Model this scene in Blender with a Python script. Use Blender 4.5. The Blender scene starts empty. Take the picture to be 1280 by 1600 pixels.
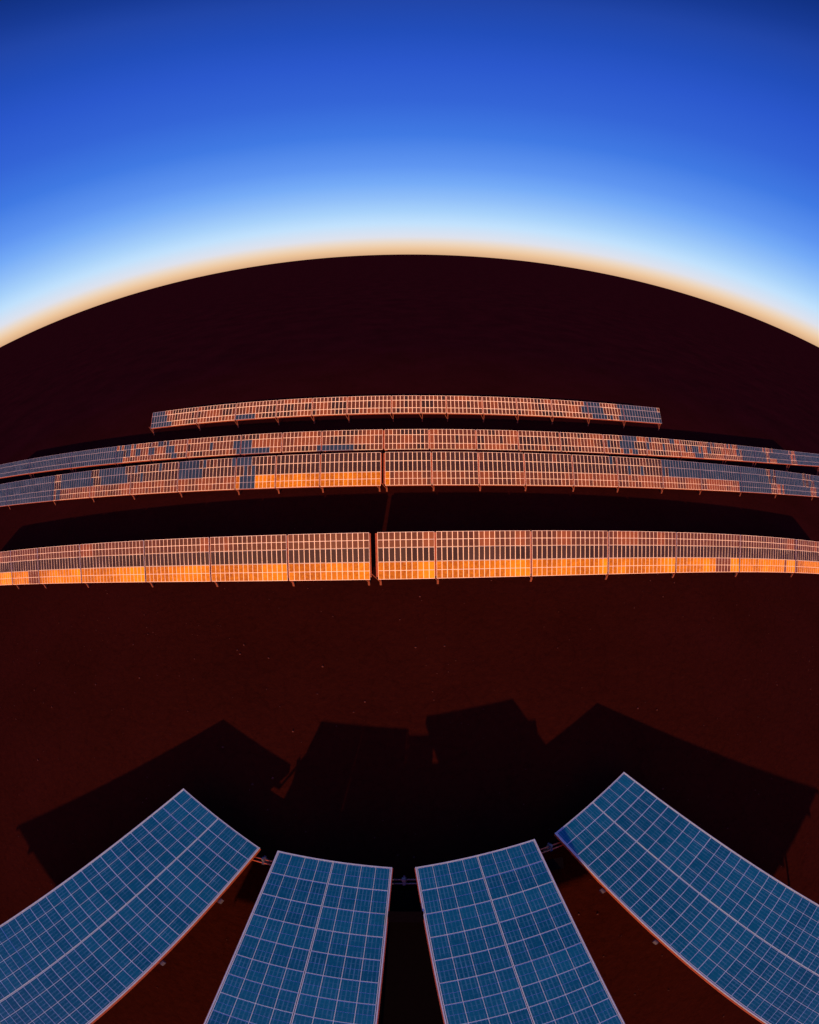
import bpy, bmesh, math, random
from mathutils import Vector, Matrix
random.seed(11)
S = bpy.context.scene
C = S.collection
R = math.radians
CAM_H = 20.0
PITCH = 35.600
SUN_EL, SUN_AZ = 18.0, 4.5          # the sun stands low behind the camera, a touch to its left

# ------------------------------------------------------------------ materials
def lin(r, g, b):
    f = lambda c: (c/255/12.92) if c/255 <= .04045 else ((c/255+.055)/1.055)**2.4
    return (f(r), f(g), f(b), 1)

def new_mat(name):
    m = bpy.data.materials.new(name); m.use_nodes = True
    nt = m.node_tree; b = nt.nodes['Principled BSDF']
    return m, nt, b

def plain(name, col, rough=.5, metal=0., ior=1.45, var=.12, scale=3.):
    m, nt, b = new_mat(name)
    b.inputs['Roughness'].default_value = rough
    b.inputs['Metallic'].default_value = metal
    b.inputs['IOR'].default_value = ior
    tc = nt.nodes.new('ShaderNodeNewGeometry')
    nz = nt.nodes.new('ShaderNodeTexNoise'); nz.inputs['Scale'].default_value = scale; nz.inputs['Detail'].default_value = 6
    nt.links.new(tc.outputs['Position'], nz.inputs['Vector'])
    mx = nt.nodes.new('ShaderNodeMix'); mx.data_type = 'RGBA'
    mx.inputs[6].default_value = tuple(c*(1-var*2) for c in col[:3]) + (1,)
    mx.inputs[7].default_value = tuple(min(1, c*(1+var*2)) for c in col[:3]) + (1,)
    nt.links.new(nz.outputs['Fac'], mx.inputs[0])
    nt.links.new(mx.outputs[2], b.inputs['Base Color'])
    return m

def cell_mat(name, c0, c1, rough, ior, line=None, line_w=.05, n_lines=3, scale=9., rvar=.1):
    """silicon cells under glass: crystal mottling, a per-module shade, busbars drawn along each cell"""
    m, nt, b = new_mat(name)
    N, L = nt.nodes.new, nt.links.new
    b.inputs['IOR'].default_value = ior
    g = N('ShaderNodeNewGeometry')
    vo = N('ShaderNodeTexVoronoi'); vo.inputs['Scale'].default_value = scale
    L(g.outputs['Position'], vo.inputs['Vector'])
    nz = N('ShaderNodeTexNoise'); nz.inputs['Scale'].default_value = .8; nz.inputs['Detail'].default_value = 4
    L(g.outputs['Position'], nz.inputs['Vector'])
    at = N('ShaderNodeAttribute'); at.attribute_name = 'shade'
    a1 = N('ShaderNodeMath'); a1.operation = 'MULTIPLY'; a1.inputs[1].default_value = .25
    sep = N('ShaderNodeSeparateColor'); L(vo.outputs['Color'], sep.inputs[0]); L(sep.outputs[0], a1.inputs[0])
    a2 = N('ShaderNodeMath'); a2.operation = 'MULTIPLY_ADD'; a2.inputs[1].default_value = .25
    L(nz.outputs['Fac'], a2.inputs[0]); L(a1.outputs[0], a2.inputs[2])
    a3 = N('ShaderNodeMath'); a3.operation = 'MULTIPLY_ADD'; a3.inputs[1].default_value = .7
    L(at.outputs['Fac'], a3.inputs[0]); L(a2.outputs[0], a3.inputs[2])
    mx = N('ShaderNodeMix'); mx.data_type = 'RGBA'
    mx.inputs[6].default_value = c0 + (1,); mx.inputs[7].default_value = c1 + (1,)
    L(a3.outputs[0], mx.inputs[0])
    out = mx.outputs[2]
    if line:
        uv = N('ShaderNodeUVMap'); uv.uv_map = 'UVMap'
        sx = N('ShaderNodeSeparateXYZ'); L(uv.outputs[0], sx.inputs[0])
        def bars(sock, n, w):
            k = N('ShaderNodeMath'); k.operation = 'MULTIPLY'; k.inputs[1].default_value = n; L(sock, k.inputs[0])
            f = N('ShaderNodeMath'); f.operation = 'FRACT'; L(k.outputs[0], f.inputs[0])
            s = N('ShaderNodeMath'); s.operation = 'SUBTRACT'; s.inputs[1].default_value = .5; L(f.outputs[0], s.inputs[0])
            a = N('ShaderNodeMath'); a.operation = 'ABSOLUTE'; L(s.outputs[0], a.inputs[0])
            t = N('ShaderNodeMath'); t.operation = 'LESS_THAN'; t.inputs[1].default_value = w*n; L(a.outputs[0], t.inputs[0])
            return t.outputs[0]
        b1 = bars(sx.outputs[0], n_lines, line_w); b2 = bars(sx.outputs[1], 1, line_w*.55)
        mm = N('ShaderNodeMath'); mm.operation = 'MAXIMUM'; L(b1, mm.inputs[0]); L(b2, mm.inputs[1])
        ns = N('ShaderNodeTexNoise'); ns.inputs['Scale'].default_value = 2.2; ns.inputs['Detail'].default_value = 5
        L(g.outputs['Position'], ns.inputs['Vector'])
        mr = N('ShaderNodeMapRange'); mr.inputs[1].default_value = .3; mr.inputs[2].default_value = .8
        L(ns.outputs['Fac'], mr.inputs[0])
        fm = N('ShaderNodeMath'); fm.operation = 'MULTIPLY'; L(mm.outputs[0], fm.inputs[0]); L(mr.outputs[0], fm.inputs[1])
        m2 = N('ShaderNodeMix'); m2.data_type = 'RGBA'; m2.inputs[7].default_value = line + (1,)
        L(fm.outputs[0], m2.inputs[0]); L(out, m2.inputs[6]); out = m2.outputs[2]
    L(out, b.inputs['Base Color'])
    rr = N('ShaderNodeMapRange'); rr.inputs[3].default_value = max(.03, rough-rvar); rr.inputs[4].default_value = rough+rvar
    L(nz.outputs['Fac'], rr.inputs[0]); L(rr.outputs[0], b.inputs['Roughness'])
    return m

M = {}
M['white'] = plain('white_backsheet', (.88, .86, .88), .45, scale=5, var=.04)
M['cool_white'] = plain('bluish_white_backsheet', (.62, .96, .98), .45, scale=5, var=.02)
M['lavender'] = plain('unlit_backsheet', (.30, .36, .62), .45, scale=5)  # white backing out of the sun, bluish shade put into the colour
M['frame'] = plain('aluminium_frame', (.58, .82, .88), .4, scale=4)
M['rust'] = plain('rusty_steel', (.26, .055, .032), .65, scale=6, var=.25)
M['rust_lit'] = plain('sunlit_orange_steel', (.42, .10, .05), .6, scale=6, var=.2)  # low orange sunlight put into the steel colour
M['steel'] = plain('weathered_steel', (.20, .06, .04), .6, metal=0., scale=6, var=.2)
M['blocker'] = plain('matt_black_blocker', (.004, .003, .004), 1., scale=8, ior=1.0)  # near black, so the added shadow casters read as shade
M['bearing'] = plain('dark_grey_bearing', (.10, .10, .12), .5, scale=8)
M['front_cell'] = cell_mat('blue_polycrystalline_cells', (.002, .108, .195), (.007, .215, .33), .22, 1.45, line=(.09, .34, .52), line_w=.036, n_lines=4, scale=14)
M['dark_cell'] = cell_mat('near_black_cells', (.016, .010, .016), (.045, .026, .040), .45, 1.33)
M['brown_cell'] = cell_mat('brown_sunset_cells', (.038, .018, .019), (.125, .047, .036), .42, 1.42)  # brownish sunset reflection mixed into the base colour
M['amber_cell'] = cell_mat('sunset_reflection_cells', (.20, .060, .010), (.88, .42, .006), .42, 1.28)  # bright sunset reflection painted into the cell colour
M['dim_glow_cell'] = cell_mat('dim_sunset_cells', (.075, .030, .022), (.21, .075, .040), .42, 1.4)  # weaker sunset reflection painted into the cell colour
M['blue_cell'] = cell_mat('sky_reflection_cells', (.008, .028, .085), (.018, .055, .15), .45, 1.25)  # reflected blue sky painted into the cell colour

def ground_mat():
    m, nt, b = new_mat('dark_red_desert_soil')
    N, L = nt.nodes.new, nt.links.new
    b.inputs['Roughness'].default_value = 1.; b.inputs['Specular IOR Level'].default_value = .0
    g = N('ShaderNodeNewGeometry')
    n1 = N('ShaderNodeTexNoise'); n1.inputs['Scale'].default_value = .11; n1.inputs['Detail'].default_value = 8; n1.inputs['Roughness'].default_value = .65
    n2 = N('ShaderNodeTexNoise'); n2.inputs['Scale'].default_value = 2.6; n2.inputs['Detail'].default_value = 8; n2.inputs['Roughness'].default_value = .7
    n3 = N('ShaderNodeTexVoronoi'); n3.inputs['Scale'].default_value = .55; n3.feature = 'DISTANCE_TO_EDGE'
    for n in (n1, n2): L(g.outputs['Position'], n.inputs['Vector'])
    ad = N('ShaderNodeVectorMath'); ad.operation = 'ADD'
    L(g.outputs['Position'], ad.inputs[0]); L(n2.outputs['Color'], ad.inputs[1]); L(ad.outputs[0], n3.inputs['Vector'])
    mx = N('ShaderNodeMix'); mx.data_type = 'RGBA'
    mx.inputs[6].default_value = (.006, .0010, .0014, 1); mx.inputs[7].default_value = (.070, .0140, .0068, 1)
    a = N('ShaderNodeMath'); a.operation = 'MULTIPLY_ADD'; a.inputs[1].default_value = .55
    c = N('ShaderNodeMath'); c.operation = 'MULTIPLY'; c.inputs[1].default_value = .45
    L(n2.outputs['Fac'], c.inputs[0]); L(n1.outputs['Fac'], a.inputs[0]); L(c.outputs[0], a.inputs[2])
    L(a.outputs[0], mx.inputs[0])
    # soil colour turns darker and purplish with distance from the origin
    ln = N('ShaderNodeVectorMath'); ln.operation = 'LENGTH'; L(g.outputs['Position'], ln.inputs[0])
    wob = N('ShaderNodeMath'); wob.operation = 'MULTIPLY_ADD'; wob.inputs[1].default_value = 40; L(n1.outputs['Fac'], wob.inputs[0]); L(ln.outputs['Value'], wob.inputs[2])
    mk = N('ShaderNodeMapRange'); mk.inputs[1].default_value = 35; mk.inputs[2].default_value = 110; L(wob.outputs[0], mk.inputs[0])
    fa = N('ShaderNodeMix'); fa.data_type = 'RGBA'; fa.inputs[6].default_value = (.006, .0014, .0044, 1); fa.inputs[7].default_value = (.032, .0052, .0115, 1)
    L(n1.outputs['Fac'], fa.inputs[0])
    m0 = N('ShaderNodeMix'); m0.data_type = 'RGBA'; L(mk.outputs[0], m0.inputs[0]); L(mx.outputs[2], m0.inputs[6]); L(fa.outputs[2], m0.inputs[7])
    cr = N('ShaderNodeMapRange'); cr.inputs[1].default_value = 0; cr.inputs[2].default_value = .02; cr.inputs[3].default_value = .72; cr.inputs[4].default_value = 1
    L(n3.outputs['Distance'], cr.inputs[0])
    m2 = N('ShaderNodeMix'); m2.data_type = 'RGBA'; m2.blend_type = 'MULTIPLY'; m2.inputs[0].default_value = 1
    L(m0.outputs[2], m2.inputs[6]); L(cr.outputs[0], m2.inputs[7])
    L(m2.outputs[2], b.inputs['Base Color'])
    bp = N('ShaderNodeBump'); bp.inputs['Strength'].default_value = .35; bp.inputs['Distance'].default_value = .12
    L(n2.outputs['Fac'], bp.inputs['Height']); L(bp.outputs[0], b.inputs['Normal'])
    return m

# ------------------------------------------------------------------ helpers
def tag(o, label=None, cat=None, group=None, kind=None):
    if label: o['label'] = label
    if cat: o['category'] = cat
    if group: o['group'] = group
    if kind: o['kind'] = kind
    return o

def empty(name, loc):
    o = bpy.data.objects.new(name, None); C.objects.link(o); o.location = loc; o.empty_display_size = .5
    return o

class MB:
    """collects boxes, bars, tubes and quads in world space and links them as ONE mesh object"""
    def __init__(s): s.v = []; s.f = []; s.m = []; s.uv = []; s.sh = []
    def face(s, pts, mi=0, uv=None, sh=.5):
        i = len(s.v); s.v += [Vector(p) for p in pts]; s.f.append(tuple(range(i, i+len(pts)))); s.m.append(mi)
        s.uv.append(uv or [(0, 0)]*len(pts)); s.sh.append(sh)
    def hexa(s, b, t, mi=0):
        """b, t: four corners of the bottom and of the top, both counter-clockwise from above"""
        s.face([b[3], b[2], b[1], b[0]], mi); s.face(t, mi)
        for k in range(4):
            j = (k+1) % 4
            s.face([b[k], b[j], t[j], t[k]], mi)
    def bar(s, a, b, w, h=None, mi=0, up=Vector((0, 0, 1))):
        a, b = Vector(a), Vector(b); h = h or w; d = (b-a).normalized()
        x = d.cross(up); x = x.normalized() if x.length > 1e-4 else Vector((1, 0, 0))
        y = x.cross(d).normalized()
        o = [x*w/2*i + y*h/2*j for i, j in ((-1, -1), (1, -1), (1, 1), (-1, 1))]
        s.hexa([a+k for k in o], [b+k for k in o], mi)
    def tube(s, a, b, r, n=12, mi=0):
        a, b = Vector(a), Vector(b); d = (b-a).normalized()
        x = d.cross(Vector((0, 0, 1))); x = x.normalized() if x.length > 1e-4 else Vector((1, 0, 0))
        y = x.cross(d)
        ring = lambda p: [p + x*r*math.cos(t) + y*r*math.sin(t) for t in [2*math.pi*k/n for k in range(n)]]
        A, B = ring(a), ring(b)
        for k in range(n):
            j = (k+1) % n; s.face([A[k], A[j], B[j], B[k]], mi)
        s.face(A[::-1], mi); s.face(B, mi)
    def build(s, name, mats, parent=None, merge=False):
        me = bpy.data.meshes.new(name)
        off = Vector(parent.location) if parent else Vector()
        p = parent
        while p and p.parent:
            p = p.parent; off = off + Vector(p.location)
        me.from_pydata([v-off for v in s.v], [], s.f)
        for k in (mats if isinstance(mats, (list, tuple)) else [mats]): me.materials.append(k)
        me.polygons.foreach_set('material_index', s.m)
        ul = me.uv_layers.new(name='UVMap')
        flat = [c for f in s.uv for q in f for c in q]; ul.data.foreach_set('uv', flat)
        at = me.attributes.new('shade', 'FLOAT', 'FACE'); at.data.foreach_set('value', s.sh)
        bm = bmesh.new(); bm.from_mesh(me); bmesh.ops.remove_doubles(bm, verts=bm.verts, dist=1e-5)
        bm.to_mesh(me); bm.free()
        me.update()
        o = bpy.data.objects.new(name, me); C.objects.link(o)
        if parent: o.parent = parent
        return o

ORD = 'first second third fourth fifth sixth seventh eighth ninth tenth eleventh twelfth thirteenth fourteenth'.split()

# ------------------------------------------------------------------ the ground
bm = bmesh.new()
rings = [0, 60, 160, 500, 2000, 8000, 30000]
prev = None
for r in rings:
    if r == 0: cur = [bm.verts.new((0, 0, 0))]
    else: cur = [bm.verts.new((r*math.cos(2*math.pi*k/96), r*math.sin(2*math.pi*k/96), 0)) for k in range(96)]
    if prev:
        for k in range(96):
            j = (k+1) % 96
            if len(prev) == 1: bm.faces.new((prev[0], cur[k], cur[j]))
            else: bm.faces.new((prev[k], cur[k], cur[j], prev[j]))
    prev = cur
me = bpy.data.meshes.new('ground'); bm.to_mesh(me); bm.free(); me.materials.append(ground_mat())
go = bpy.data.objects.new('ground', me); C.objects.link(go)
tag(go, 'dark red bare desert soil stretching flat to the horizon', 'ground', kind='structure')

# scattered stones: nobody could count them
st = MB(); rs = random.Random(5)
for _ in range(700):
    x = rs.uniform(-34, 34); y = rs.uniform(-14, 26)
    r = rs.choice((.02, .025, .03, .035, .05)) * rs.uniform(.7, 1.3)
    top = (x+rs.uniform(-.3, .3)*r, y+rs.uniform(-.3, .3)*r, r*rs.uniform(.6, 1.1)); n = rs.randint(5, 7)
    ring = [(x+r*rs.uniform(.75, 1.2)*math.cos(2*math.pi*k/n), y+r*rs.uniform(.75, 1.2)*math.sin(2*math.pi*k/n), -.01) for k in range(n)]
    mid = [(x+(p[0]-x)*.75, y+(p[1]-y)*.75, r*rs.uniform(.35, .7)) for p in ring]
    for k in range(n):
        j = (k+1) % n
        st.face([ring[k], ring[j], mid[j], mid[k]]); st.face([mid[k], mid[j], top])
tag(st.build('stones', plain('dull_red_stone', (.075, .018, .016), .9, scale=12, var=.3)), 'small dull stones scattered over the dark red soil', 'stones', kind='stuff')

# ------------------------------------------------------------------ the four sunlit rows
TILT = {'near': 55, 'middle': 55, 'back': 54, 'far': 55}
ROWS = {
 'near':   dict(poly=(-3.63356e-06, -0.00238315, 0.0272404, 18.9775), length=3.0, zb=1.2, pitch=.345, line=.046,
                xs=[-44.1, -34.97, -30.89, -25.49, -18.89, -13.41, -7.83, -2.44, -2.03, 1.67, 7.97, 13.68, 19.65, 26.6, 34.49, 43.58], gap=7, tilt=48,
                bands=[(0, .37, .185), (.37, .67, None), (.67, 1., .165)]),
 'middle': dict(poly=(1.93344e-06, -0.000532014, 0.0169805, 30.1564), length=2.9, zb=1.2, pitch=.39, line=.048,
                xs=[-67.14, -50.86, -40.69, -33.82, -27.82, -21.85, -15.63, -11.73, -7.68, -2.38, -2.11, 1.9, 5.97, 10.11, 14.79, 19.57, 24.99, 30.4, 37.17, 44.43, 53.97, 67.06], gap=9, tilt=48,
                bands=[(0, .41, .2), (.41, .73, None), (.73, 1., None)]),
 'back':   dict(poly=(4.13018e-06, 8.25823e-05, 0.0134651, 36.8203), length=2.08, zb=1.2, pitch=.40, line=.052,
                xs=[-69.84, -53.98, -43.8, -35.12, -29.42, -24.32, -17.62, -12.96, -8.79, -2.58, -2.51, 1.95, 6.67, 11.05, 15.72, 20.98, 26.83, 32.15, 40.56, 47.53, 57.4, 69.92], gap=9, tilt=48,
                bands=[(0, .29, None), (.29, .72, None), (.72, 1., None)]),
 'far':    dict(poly=(9.5339e-06, 0.000291714, 0.0104538, 46.3307), length=2.27, zb=1.2, pitch=.46, line=.066,
                xs=[-35.43, -27.69, -21.96, -16.37, -11.78, -7.46, -2.12, 1.36, 4.4, 8.81, 13.14, 17.79, 22.99, 28.62, 35.25], gap=None, tilt=48,
                bands=[(0, .30, None), (.30, .73, None), (.73, 1., None)]),
}
for key_, zb_ in (('near', .8), ('middle', .8), ('back', 2.6)):      # how high each row's low edge stands over the ground
    r_ = ROWS[key_]; lam = (CAM_H-zb_)/(CAM_H-r_['zb']); a_, b_, c_, d_ = r_['poly']
    r_.update(poly=(a_/lam**2, b_/lam, c_, d_*lam), length=r_['length']*lam, zb=zb_, pitch=r_['pitch']*lam, line=r_['line']*lam, xs=[x*lam for x in r_['xs']])
# stretches with blue sky reflection painted in: row -> (x from, x to, v from, v to) along the row
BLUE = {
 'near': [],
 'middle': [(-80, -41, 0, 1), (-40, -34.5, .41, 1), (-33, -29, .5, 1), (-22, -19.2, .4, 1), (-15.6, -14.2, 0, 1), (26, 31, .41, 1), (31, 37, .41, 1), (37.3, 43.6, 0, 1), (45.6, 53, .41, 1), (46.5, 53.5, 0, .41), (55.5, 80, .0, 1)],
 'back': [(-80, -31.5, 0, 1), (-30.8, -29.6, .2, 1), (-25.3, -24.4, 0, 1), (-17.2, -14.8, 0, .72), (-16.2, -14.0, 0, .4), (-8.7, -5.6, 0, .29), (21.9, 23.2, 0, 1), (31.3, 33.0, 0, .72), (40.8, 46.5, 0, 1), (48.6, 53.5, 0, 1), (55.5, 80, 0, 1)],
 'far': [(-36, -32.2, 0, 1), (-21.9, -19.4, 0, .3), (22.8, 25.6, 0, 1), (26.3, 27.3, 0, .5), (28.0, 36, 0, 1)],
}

def row_point(rw, x, v, h=0.):
    a, b, c, d = rw['poly']
    y = ((a*x+b)*x+c)*x+d; dy = (3*a*x+2*b)*x+c
    n = Vector((-dy, 1, 0)).normalized(); t = R(rw['tilt'])
    u = Vector((1, dy, 0)).normalized()
    up = n*math.cos(t) + Vector((0, 0, math.sin(t)))
    nor = u.cross(up)
    return Vector((x, y, rw['zb'])) + up*(rw['length']*v) + nor*h

def smooth_noise(rs, n, k):
    raw = [rs.gauss(0, 1) for _ in range(n//k+3)]
    return [raw[i//k]*(1-(i % k)/k) + raw[i//k+1]*((i % k)/k) for i in range(n)]

def far_table(key, x0, x1, label, right_post, seed):
    rw = ROWS[key]; rs = random.Random(seed)
    g = .06
    xa, xb = x0+g, x1-g
    base = row_point(rw, (x0+x1)/2, 0); t = empty('solar_table', (base.x, base.y, 0))
    tag(t, label, 'solar table', {'near': 'solar tables of the nearest sunlit row', 'middle': 'solar tables of the second sunlit row',
                                  'back': 'solar tables of the third sunlit row', 'far': 'solar tables of the farthest sunlit row'}[key])
    n = max(3, round((xb-xa)/rw['pitch'])); ln = rw['line']; L = rw['length']
    X = lambda i: xa + (xb-xa)*i/n
    for bi, (v0, v1, split) in enumerate(rw['bands']):
        mb = MB(); e = .008
        # backing slab, white, or lavender as painted shade under the blue modules
        kinds = []; jag = [rs.uniform(-.7, .7) for _ in range(n)]
        for i in range(n):
            xm = (X(i)+X(i+1))/2; vm = (v0+v1)/2
            far_off = max(0, min(1, (abs(xm)-17)/24)) if key in ('middle', 'back') and bi > 0 else 0  # painted sky blue grows likelier towards the row ends
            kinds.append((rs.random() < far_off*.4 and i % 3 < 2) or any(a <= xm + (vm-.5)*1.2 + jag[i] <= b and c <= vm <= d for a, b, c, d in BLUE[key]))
        va, vb = v0+(e if bi else 0)/L, v1-(e/L if bi < 2 else 0)
        for i in range(n):
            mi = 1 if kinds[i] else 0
            q = [(X(i), va), (X(i+1), va), (X(i+1), vb), (X(i), vb)]
            tp = [row_point(rw, x, v, 0) for x, v in q]; bt = [row_point(rw, x, v, -.06) for x, v in q]
            mb.face(tp, mi); mb.face(bt[::-1], mi)
            mb.face([bt[0], bt[1], tp[1], tp[0]], mi); mb.face([bt[2], bt[3], tp[3], tp[2]], mi)
            if i == 0: mb.face([bt[3], bt[0], tp[0], tp[3]], mi)
            if i == n-1: mb.face([bt[1], bt[2], tp[2], tp[1]], mi)
        segs = [(v0, v1)] if split is None else [(v0, v0+split), (v0+split, v1)]
        drift = smooth_noise(rs, n, 3); tone = rs.gauss(0, 1)
        for si, (s0, s1) in enumerate(segs):
            for i in range(n):
                hv = ln*.55/L; hx = ln*.5
                lo = s0 + (hv if (si == 0) else hv*.7); hi = s1 - (hv if si == len(segs)-1 else hv*.7)
                xl, xr = X(i)+hx, X(i+1)-hx
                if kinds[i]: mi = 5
                elif bi == 1 and key in ('near', 'middle'): mi = 2
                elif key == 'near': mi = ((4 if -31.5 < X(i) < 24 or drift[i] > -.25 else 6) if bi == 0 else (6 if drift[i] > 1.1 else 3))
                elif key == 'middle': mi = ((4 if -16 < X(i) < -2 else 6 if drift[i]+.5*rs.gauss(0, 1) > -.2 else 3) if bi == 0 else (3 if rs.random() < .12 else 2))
                else: mi = 6 if drift[i]+.35*rs.gauss(0, 1) > .55 else (2 if drift[i]+.35*rs.gauss(0, 1) < -.75 else 3)
                # each module sits a degree or two off true
                tu = R(rs.gauss(0, .8) + drift[i]*1.0); tv = R(rs.gauss(0, .7) + drift[i]*.9)
                hw, hh = (xr-xl)/2, (hi-lo)*L/2
                pts = [row_point(rw, x, v, max(.004, .016 + sx*hw*math.tan(tu) + sy*hh*math.tan(tv))) for x, v, sx, sy in
                       ((xl, lo, -1, -1), (xr, lo, 1, -1), (xr, hi, 1, 1), (xl, hi, -1, 1))]
                mb.face(pts, mi, [(0, 0), (1, 0), (1, 1), (0, 1)], min(1, max(0, (((.05 + .75*(i/n)**2.2) if key == 'near' else .12) if mi == 4 else .45) + .20*drift[i] + .18*rs.uniform(-1, 1))))  # near row's amber brightens along each table as a painted sun reflection
        mb.build('module_row', [M['white'], M['lavender'], M['dark_cell'], M['brown_cell'], M['amber_cell'], M['blue_cell'], M['dim_glow_cell']], t)
    # rail along the low edge, a second one under the upper half
    for nm, v, hh in (('front_rail', .03, .24), ('rear_rail', .72, .12)):
        f = MB(); k = 6
        for i in range(k):
            p, q = row_point(rw, xa+(xb-xa)*i/k, v, -.065-hh/2), row_point(rw, xa+(xb-xa)*(i+1)/k, v, -.065-hh/2)
            f.bar(p, q, .08, hh)
        f.build(nm, M['rust'], t)
    # a sloping rafter added under each joint to block the light slit
    for xp in ([x0] + ([x1-.05] if right_post else [])):
        f = MB(); up_ = row_point(rw, xp, .5, 1)-row_point(rw, xp, .5, 0)
        f.bar(row_point(rw, xp, .05, -.20), row_point(rw, xp, .985, -.20), .17, .10, up=up_); f.build('rafter', M['rust'], t)
    # posts: a V of two struts rising from one foot
    for xp in ([xa+.12] + ([xb-.12] if right_post else [])):
        foot = row_point(rw, xp, .16); foot.z = 0
        s = MB(); s.bar((foot.x, foot.y, -.1), (foot.x, foot.y, .35), .13)
        s.bar((foot.x, foot.y, .3), row_point(rw, xp, .05, -.12), .075)
        s.build('post', M['steel'], t)
        s = MB(); s.bar((foot.x, foot.y, .25), row_point(rw, xp-.55, .12, -.13), .05); s.build('brace', M['steel'], t)
        s = MB(); s.bar((foot.x, foot.y, .3), row_point(rw, xp+.02, .70, -.13), .07); s.build('rear_strut', M['rust'], t)
    return t

NAMES = {'near': 'nearest lit row', 'middle': 'second lit row', 'back': 'third lit row', 'far': 'farthest lit row'}
def make_row(key):
    rw = ROWS[key]; xs = rw['xs']; gap = rw['gap']; nL = gap if gap is not None else None
    k = 0
    for i in range(len(xs)-1):
        if gap is not None and i == gap: continue
        x0, x1 = xs[i], xs[i+1]; xm = (x0+x1)/2
        if gap is not None:
            side = 'left' if i < gap else 'right'; nth = (gap-i) if side == 'left' else (i-gap)
            where = f'{ORD[nth-1]} {side} of the gap in the {NAMES[key]}'
        else:
            k += 1; where = f'{ORD[k-1]} from the left end of the {NAMES[key]}'
        blue = sum(max(0, min(x1, b)-max(x0, a)) for a, b, c, d in BLUE[key] if d-c > .5)/(x1-x0)
        low = any(min(x1, b)-max(x0, a) > .5 for a, b, c, d in BLUE[key])
        if key == 'near': look = 'solar table with amber lower band'
        elif blue > .8: look = 'deep blue solar table'
        elif blue > .1 or low: look = 'orange and blue solar table'
        elif key == 'middle': look = 'dark table with orange lower band'
        else: look = 'orange tinted solar table'
        far_table(key, x0, x1, f'{look}, {where}', right_post=(i == len(xs)-2 or (gap is not None and i == gap-1)), seed=hash((len(key), i)) & 0xffff)
for key in ROWS: make_row(key)

# ------------------------------------------------------------------ the four tables below the camera
FRONT = [
 # front-left corner, front-right corner, taper of the left and right side per metre, length, tilt, bold cross lines on every row?
 dict(a=(-10.384, 3.834, 1.6), b=(-6.232, 1.773, 1.6), l=-.101, r=.0076, n=32, pitch=.765, tilt=7, every=1, side='r', br=(3.3, 8.0),
      label='blue solar table at the lower left corner, leaning out leftmost of the four close ones'),
 dict(a=(-5.125, 1.698, 2.5), b=(-0.677, 1.437, 2.5), l=-.15, r=-.001, n=32, tilt=7, every=2, side=None, br=(),
      label='blue solar table second from left of the close ones, left of the pole gap'),
 dict(a=(0.24, 1.432, 2.75), b=(4.84, 2.248, 2.75), l=-.044, r=.070, n=32, tilt=7, every=2, side=None, br=(),
      label='blue solar table third from left of the close ones, right of the pole gap'),
 dict(a=(6.13, 2.532, 1.6), b=(9.984, 4.859, 1.6), l=-.047, r=.060, n=32, pitch=.765, tilt=7, every=1, side='l', br=(3.7, 7.7),
      label='blue solar table at the lower right corner, leaning out rightmost of the four close ones'),
]
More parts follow.
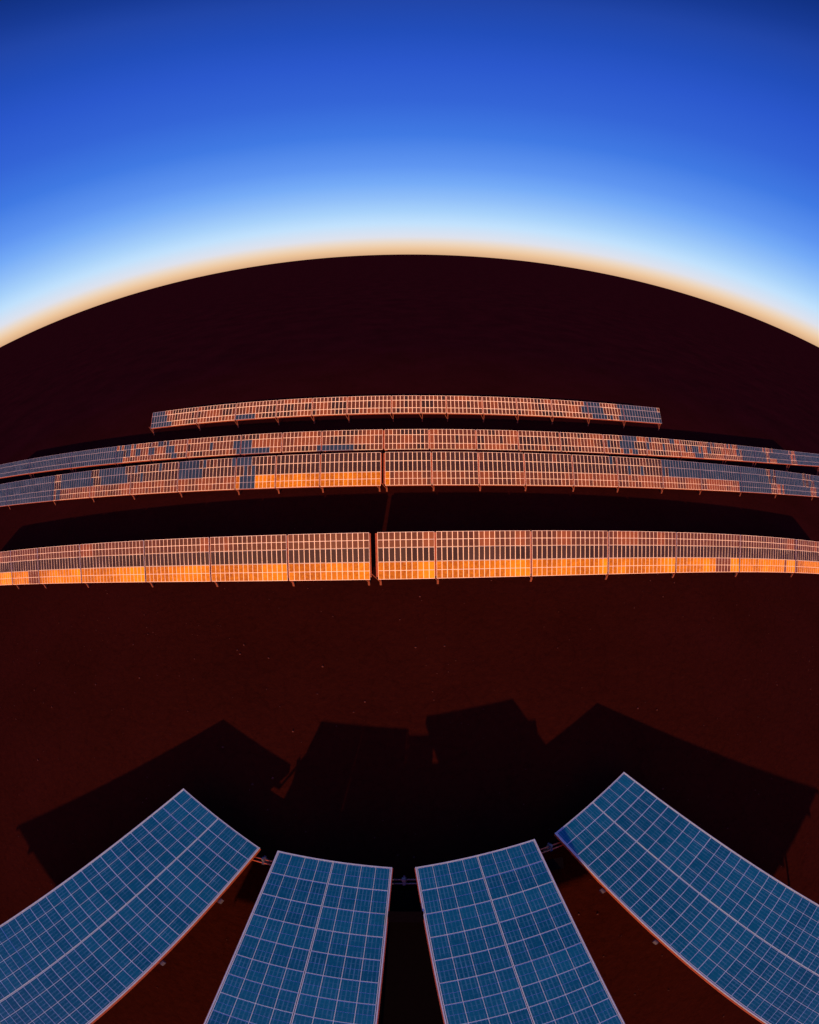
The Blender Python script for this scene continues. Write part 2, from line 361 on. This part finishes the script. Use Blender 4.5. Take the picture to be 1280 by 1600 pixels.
def front_table(d, seed):
    rs = random.Random(seed)
    a, b = Vector(d['a']), Vector(d['b']); w = (b-a).length; u = (b-a)/w
    n = u.cross(Vector((0, 0, 1))).normalized()
    if n.y > 0: n = -n
    tl = R(d['tilt']); v = n*math.cos(tl) + Vector((0, 0, math.sin(tl))); nor = u.cross(-v).normalized()
    if nor.z < 0: nor = -nor
    PITCHV = d.get('pitch', .53)
    Lt = d['n']*PITCHV
    def P(s, t, h=0.):          # s 0..1 across, t metres along
        x = (1-s)*(d['l']*t) + s*(w + d['r']*t)
        return a + u*x + v*t + nor*h
    ctr = P(.5, Lt/2); T = empty('solar_table', (ctr.x, ctr.y, 0))
    tag(T, d['label'], 'solar table', 'blue solar tables close below the camera')
    out, cen, bold, thin = .075/w, .045/w, .025, .011
    rows2 = d['n']//2
    for col in range(2):
        s0, s1 = (out*.55, .5-.012/w) if col == 0 else (.5+.012/w, 1-out*.55)
        for k in range(rows2):
            t0, t1 = k*2*PITCHV + .004 + (.035 if k == 0 else 0), (k+1)*2*PITCHV - .004 - (.035 if k == rows2-1 else 0)
            mb = MB(); q = [(s0, t0), (s1, t0), (s1, t1), (s0, t1)]
            # counter-clockwise from above: t runs backwards, so go round the other way
            q = q[::-1]
            lift = rs.gauss(0, .002)
            mb.hexa([P(s, t, -.05+lift) for s, t in q], [P(s, t, lift) for s, t in q], 0)
            tu, tv = R(rs.uniform(-.06, .06)), R(rs.uniform(-.06, .06))
            ws = (s1-s0)/4; wt = (t1-t0)/2; sh0 = rs.random()
            for i in range(4):
                for j in range(2):
                    gl = (.026 if (i == 0 and col == 1) or (i == 0) else thin)/w; gr = (.022 if i == 3 else thin)/w
                    gb = bold if (j == 0) else (bold*.85 if d['every'] == 1 else thin)
                    gt = bold if (j == 1) else (bold*.85 if d['every'] == 1 else thin)
                    x0, x1 = s0+ws*i+gl, s0+ws*(i+1)-gr; y0, y1 = t0+wt*j+gb, t0+wt*(j+1)-gt
                    cs, ct = (s0+s1)/2, (t0+t1)/2
                    H = lambda s, t: lift + .005 + (s-cs)*w*math.tan(tu)*.5 + (t-ct)*math.tan(tv)*.5
                    mb.face([P(s, t, H(s, t)) for s, t in ((x0, y1), (x1, y1), (x1, y0), (x0, y0))], 1, [(0, 1), (1, 1), (1, 0), (0, 0)], min(1, max(0, .7*sh0+.3*rs.random())))
            mb.build('solar_module', [M['cool_white'], M['front_cell']], T)
    # aluminium frame round the table: four rails
    f = MB(); hd = .05
    def rail(s0, t0, s1, t1, wdt=.05):
        p, q = P(s0, t0, -hd/2+.014), P(s1, t1, -hd/2+.014); f.bar(p, q, wdt, hd, up=nor)
    rail(0, -.03, 0, Lt+.03); rail(1, -.03, 1, Lt+.03); rail(.033/w, 0, 1-.033/w, 0); rail(.033/w, Lt, 1-.033/w, Lt)
    f.build('frame', M['frame'], T)
    for s in (-.008, 1.008):      # side rail under each long edge, sunlit orange put into its colour
        f = MB(); f.bar(P(s, .0, -.095), P(s, Lt, -.095), .04, .11, up=nor); f.build('side_rail', M['rust_lit'], T)
    for s in (.22, .78):
        f = MB(); f.bar(P(s, .1, -.16), P(s, Lt-.1, -.16), .09, .16, up=nor); f.build('purlin', M['rust'], T)
    for t in (3.0, Lt*.5, Lt-2.5):
        p = P(.5, t, -.3); f = MB(); f.bar((p.x, p.y, -.2), (p.x, p.y, p.z), .16); f.build('post', M['steel'], T)
        f = MB(); f.bar(P(.12, t, -.3), P(.88, t, -.3), .10, .12, up=nor); f.build('cross_beam', M['rust'], T)
    for t in d['br']:
        s, dirn = (1, u) if d['side'] == 'r' else (0, -u)
        p = P(s, t, -.20); f = MB()
        f.bar(p - dirn*.4, p + dirn*.20, .07, .07, up=nor); f.bar(p - dirn*.4 + v*.16, p + dirn*.16 + v*.16, .03, .03, up=nor)
        br = f.build('bracket', M['steel'], T)
        f = MB(); f.tube(p + dirn*.17 - v*.10 + nor*.02, p + dirn*.17 + v*.14 + nor*.02, .10); f.build('bearing_cap', M['bearing'], br)
    return P
PF = [front_table(d, 40+i) for i, d in enumerate(FRONT)]

# twin poles that join neighbouring tables, with a bearing on a post in each gap
JL = ['twin connecting poles with a dark bearing between the first and second close blue tables',
      'twin connecting poles with a dark bearing in the middle gap between the close blue tables',
      'twin connecting poles with a dark bearing between the third and fourth close blue tables']
for i in range(3):
    p0, p1 = PF[i](1, .48, -.30), PF[i+1](0, .48, -.30)
    q0, q1 = PF[i](1, .66, -.32), PF[i+1](0, .66, -.32)
    m0 = (p0+p1)/2; T = empty('connecting_pole', (m0.x, m0.y, 0))
    tag(T, JL[i], 'connecting pole', 'twin poles joining the close blue tables')
    e0, e1 = PF[i](.9, .5, -.30), PF[i+1](.1, .5, -.30); g0, g1 = PF[i](.9, .68, -.32), PF[i+1](.1, .68, -.32)
    for A in ((e0, p0, p1, e1), (g0, q0, q1, g1)):
        f = MB()
        for k in range(3): f.tube(A[k], A[k+1], .032)
        f.build('pole', M['bearing'] if i == 1 else M['rust_lit'], T)  # middle poles coloured darker, as if out of the sun
    f = MB(); d = (p1-p0).normalized(); sd = Vector((-d.y, d.x, 0)).normalized(); c = (p0+p1+q0+q1)/4
    f.tube(c - d*.07 + sd*.08, c + d*.07 + sd*.08, .12); f.bar(c - sd*.17, c + sd*.20, .11, .12)
    f.bar(c + sd*.15, c + sd*.27, .07, .10)
    f.build('bearing', M['bearing'], T)
    f = MB(); f.bar((c.x, c.y, -.2), (c.x, c.y, c.z-.05), .14); f.build('post', M['steel'], T)

# ------------------------------------------------------------------ a black block added to fill the shadow under the middle tables
T = empty('shadow_block', (-.2, -1.2, 0))
tag(T, 'low dark block added for shadow under the two middle blue tables', 'blocker')
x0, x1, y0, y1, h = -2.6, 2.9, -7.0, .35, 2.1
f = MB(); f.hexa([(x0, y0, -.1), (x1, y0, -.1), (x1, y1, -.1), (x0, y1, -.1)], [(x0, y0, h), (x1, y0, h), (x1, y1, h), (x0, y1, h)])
body = f.build('body', M['blocker'], T)
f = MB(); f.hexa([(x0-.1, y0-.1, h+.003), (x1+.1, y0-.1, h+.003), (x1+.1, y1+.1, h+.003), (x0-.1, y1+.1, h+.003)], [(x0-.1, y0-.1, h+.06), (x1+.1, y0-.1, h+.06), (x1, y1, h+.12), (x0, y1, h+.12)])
f.build('blocker_roof', M['blocker'], T)
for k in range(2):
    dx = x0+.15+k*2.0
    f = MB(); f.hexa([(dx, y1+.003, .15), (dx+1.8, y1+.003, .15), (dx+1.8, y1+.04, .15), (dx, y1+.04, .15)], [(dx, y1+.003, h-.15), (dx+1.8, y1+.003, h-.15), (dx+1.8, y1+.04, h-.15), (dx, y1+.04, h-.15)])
    dr = f.build('blocker_door', M['blocker'], T)
    f = MB(); f.bar((dx+(1.6 if k == 0 else .2), y1+.08, 1.0), (dx+(1.6 if k == 0 else .2), y1+.08, 1.3), .04); f.build('blocker_handle', M['bearing'], dr)

# two tall narrow boxes added to close the shadow at the table gaps
for lab, bx0, bx1, by0, by1, bh in (('tall matt black box added for shadow in the middle gap between the close blue tables', -.72, .46, -.95, -.55, 2.95),
                                    ('tall matt black box added for shadow in the gap before the rightmost close blue table', 5.32, 5.92, .75, 1.2, 2.55)):
    T = empty('shadow_box', ((bx0+bx1)/2, (by0+by1)/2, 0)); tag(T, lab, 'shadow box', 'boxes added for shadow between the close blue tables')
    f = MB(); f.hexa([(bx0, by0, -.1), (bx1, by0, -.1), (bx1, by1, -.1), (bx0, by1, -.1)], [(bx0, by0, bh), (bx1, by0, bh), (bx1, by1, bh), (bx0, by1, bh)]); f.build('body', M['blocker'], T)
    f = MB(); f.hexa([(bx0-.04, by0-.04, bh+.003), (bx1+.04, by0-.04, bh+.003), (bx1+.04, by1+.04, bh+.003), (bx0-.04, by1+.04, bh+.003)], [(bx0-.04, by0-.04, bh+.04), (bx1+.04, by0-.04, bh+.04), (bx1+.04, by1+.04, bh+.08), (bx0-.04, by1+.04, bh+.08)]); f.build('blocker_lid', M['blocker'], T)

# ------------------------------------------------------------------ a low black wall added to fill the shadow before the four tables
T = empty('shadow_wall', (0, .9, 0))
tag(T, 'low matt black wall added for shadow under the front edges of the close blue tables', 'wall', kind='thing')
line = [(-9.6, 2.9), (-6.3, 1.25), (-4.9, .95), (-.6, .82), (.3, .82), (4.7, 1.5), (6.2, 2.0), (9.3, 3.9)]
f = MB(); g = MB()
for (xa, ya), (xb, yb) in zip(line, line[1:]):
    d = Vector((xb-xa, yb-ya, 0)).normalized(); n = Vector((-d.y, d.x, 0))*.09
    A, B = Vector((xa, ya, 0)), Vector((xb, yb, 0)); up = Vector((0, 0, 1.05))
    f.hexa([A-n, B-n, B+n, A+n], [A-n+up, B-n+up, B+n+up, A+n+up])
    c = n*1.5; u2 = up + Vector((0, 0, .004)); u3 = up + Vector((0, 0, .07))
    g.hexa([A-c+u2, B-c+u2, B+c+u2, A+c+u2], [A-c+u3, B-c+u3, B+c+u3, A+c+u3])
w = f.build('blocker_face', M['blocker'], T); g.build('blocker_coping', M['blocker'], T)

# ------------------------------------------------------------------ sky and sun
W = bpy.data.worlds.new('World'); S.world = W; W.use_nodes = True
nt = W.node_tree; N, Lk = nt.nodes.new, nt.links.new
bg = nt.nodes['Background']; bg.inputs['Strength'].default_value = 1.0
tc = N('ShaderNodeTexCoord'); sep = N('ShaderNodeSeparateXYZ'); 
nrm = N('ShaderNodeVectorMath'); nrm.operation = 'NORMALIZE'
Lk(tc.outputs['Generated'], nrm.inputs[0]); Lk(nrm.outputs[0], sep.inputs[0])
asn = N('ShaderNodeMath'); asn.operation = 'ARCSINE'; Lk(sep.outputs['Z'], asn.inputs[0])
el = N('ShaderNodeMath'); el.operation = 'MULTIPLY'; el.inputs[1].default_value = 2/math.pi; Lk(asn.outputs[0], el.inputs[0])
rp = N('ShaderNodeValToRGB'); Lk(el.outputs[0], rp.inputs[0])
stops = [(0, (216, 170, 130)), (.8, (236, 196, 154)), (1.6, (236, 214, 192)), (2.5, (220, 224, 236)), (4.4, (192, 224, 252)), (6.1, (166, 208, 250)),
         (8.0, (142, 189, 248)), (10.1, (116, 170, 246)), (12.6, (93, 148, 240)), (17.2, (62, 120, 226)), (22.3, (49, 99, 213)),
         (27.9, (40, 86, 203)), (32.8, (31, 76, 186)), (37.9, (30, 68, 168)), (41.5, (20, 56, 148)), (46, (10, 44, 124)), (62, (10, 40, 115)), (90, (8, 34, 100))]
rp.color_ramp.interpolation = 'LINEAR'
els = rp.color_ramp.elements
while len(els) > 1: els.remove(els[-1])
els[0].position = 0; els[0].color = lin(*stops[0][1])
for e_, c_ in stops[1:]:
    x = els.new(e_/90); x.color = lin(*c_)
se, sa = R(SUN_EL), R(SUN_AZ)
to_sun = Vector((-math.sin(sa)*math.cos(se), -math.cos(sa)*math.cos(se), math.sin(se)))
# warm glow of the sky round the low sun, wide along the horizon
dt = N('ShaderNodeVectorMath'); dt.operation = 'DOT_PRODUCT'; dt.inputs[1].default_value = to_sun; Lk(nrm.outputs[0], dt.inputs[0])
ac = N('ShaderNodeMath'); ac.operation = 'ARCCOSINE'; Lk(dt.outputs['Value'], ac.inputs[0])
def gauss(sig):
    k = N('ShaderNodeMath'); k.operation = 'DIVIDE'; k.inputs[1].default_value = R(sig); Lk(ac.outputs[0], k.inputs[0])
    p = N('ShaderNodeMath'); p.operation = 'MULTIPLY'; Lk(k.outputs[0], p.inputs[0]); Lk(k.outputs[0], p.inputs[1])
    m_ = N('ShaderNodeMath'); m_.operation = 'MULTIPLY'; m_.inputs[1].default_value = -1; Lk(p.outputs[0], m_.inputs[0])
    x = N('ShaderNodeMath'); x.operation = 'EXPONENT'; Lk(m_.outputs[0], x.inputs[0]); return x.outputs[0]
wide, tight = gauss(34), gauss(11)
mixw = N('ShaderNodeMix'); mixw.data_type = 'RGBA'; mixw.inputs[7].default_value = (1.1, .22, .05, 1)
Lk(wide, mixw.inputs[0]); Lk(rp.outputs[0], mixw.inputs[6])
mixt = N('ShaderNodeMix'); mixt.data_type = 'RGBA'; mixt.inputs[7].default_value = (2.6, .8, .12, 1)
Lk(tight, mixt.inputs[0]); Lk(mixw.outputs[2], mixt.inputs[6])
sky = N('ShaderNodeTexSky'); sky.sky_type = 'NISHITA'; sky.sun_disc = False; sky.sun_elevation = se; sky.sun_rotation = math.pi + sa
sk = N('ShaderNodeVectorMath'); sk.operation = 'SCALE'; sk.inputs['Scale'].default_value = .002; Lk(sky.outputs[0], sk.inputs[0])
add = N('ShaderNodeVectorMath'); add.operation = 'ADD'; Lk(mixt.outputs[2], add.inputs[0]); Lk(sk.outputs[0], add.inputs[1])
Lk(add.outputs[0], bg.inputs['Color'])

sl = bpy.data.lights.new('sun', 'SUN'); sl.energy = 5.0; sl.angle = R(.5); sl.color = (1, .45, .18)
so = bpy.data.objects.new('sun', sl); C.objects.link(so); so.location = to_sun*200
so.rotation_euler = to_sun.to_track_quat('Z', 'Y').to_euler()

# ------------------------------------------------------------------ camera: a fisheye lens hung from a drone
cd = bpy.data.cameras.new('camera'); cam = bpy.data.objects.new('camera', cd); C.objects.link(cam); S.camera = cam
cam.location = (0, 0, CAM_H); cam.rotation_euler = (R(90-PITCH), 0, 0)
S.render.engine = 'CYCLES'
cd.type = 'PANO'
pc = cd if hasattr(cd, 'panorama_type') else cd.cycles
pc.panorama_type = 'FISHEYE_LENS_POLYNOMIAL'
pc.fisheye_fov = R(340)
pc.fisheye_polynomial_k0 = 0.
pc.fisheye_polynomial_k1 = -0.06069347136492767
pc.fisheye_polynomial_k2 = -8.623729195411264e-05
pc.fisheye_polynomial_k3 = 1.8016653136270067e-06
pc.fisheye_polynomial_k4 = -3.0283082123021146e-07
cd.sensor_fit = 'VERTICAL'; cd.sensor_width = 40*819/1024; cd.sensor_height = 40.
cd.clip_start = .1; cd.clip_end = 200000
S.view_settings.view_transform = 'Standard'; S.view_settings.look = 'None'; S.view_settings.exposure = 0; S.view_settings.gamma = 1
S.cycles.max_bounces = 6; S.cycles.use_denoising = True
S.cycles.sample_clamp_indirect = 6
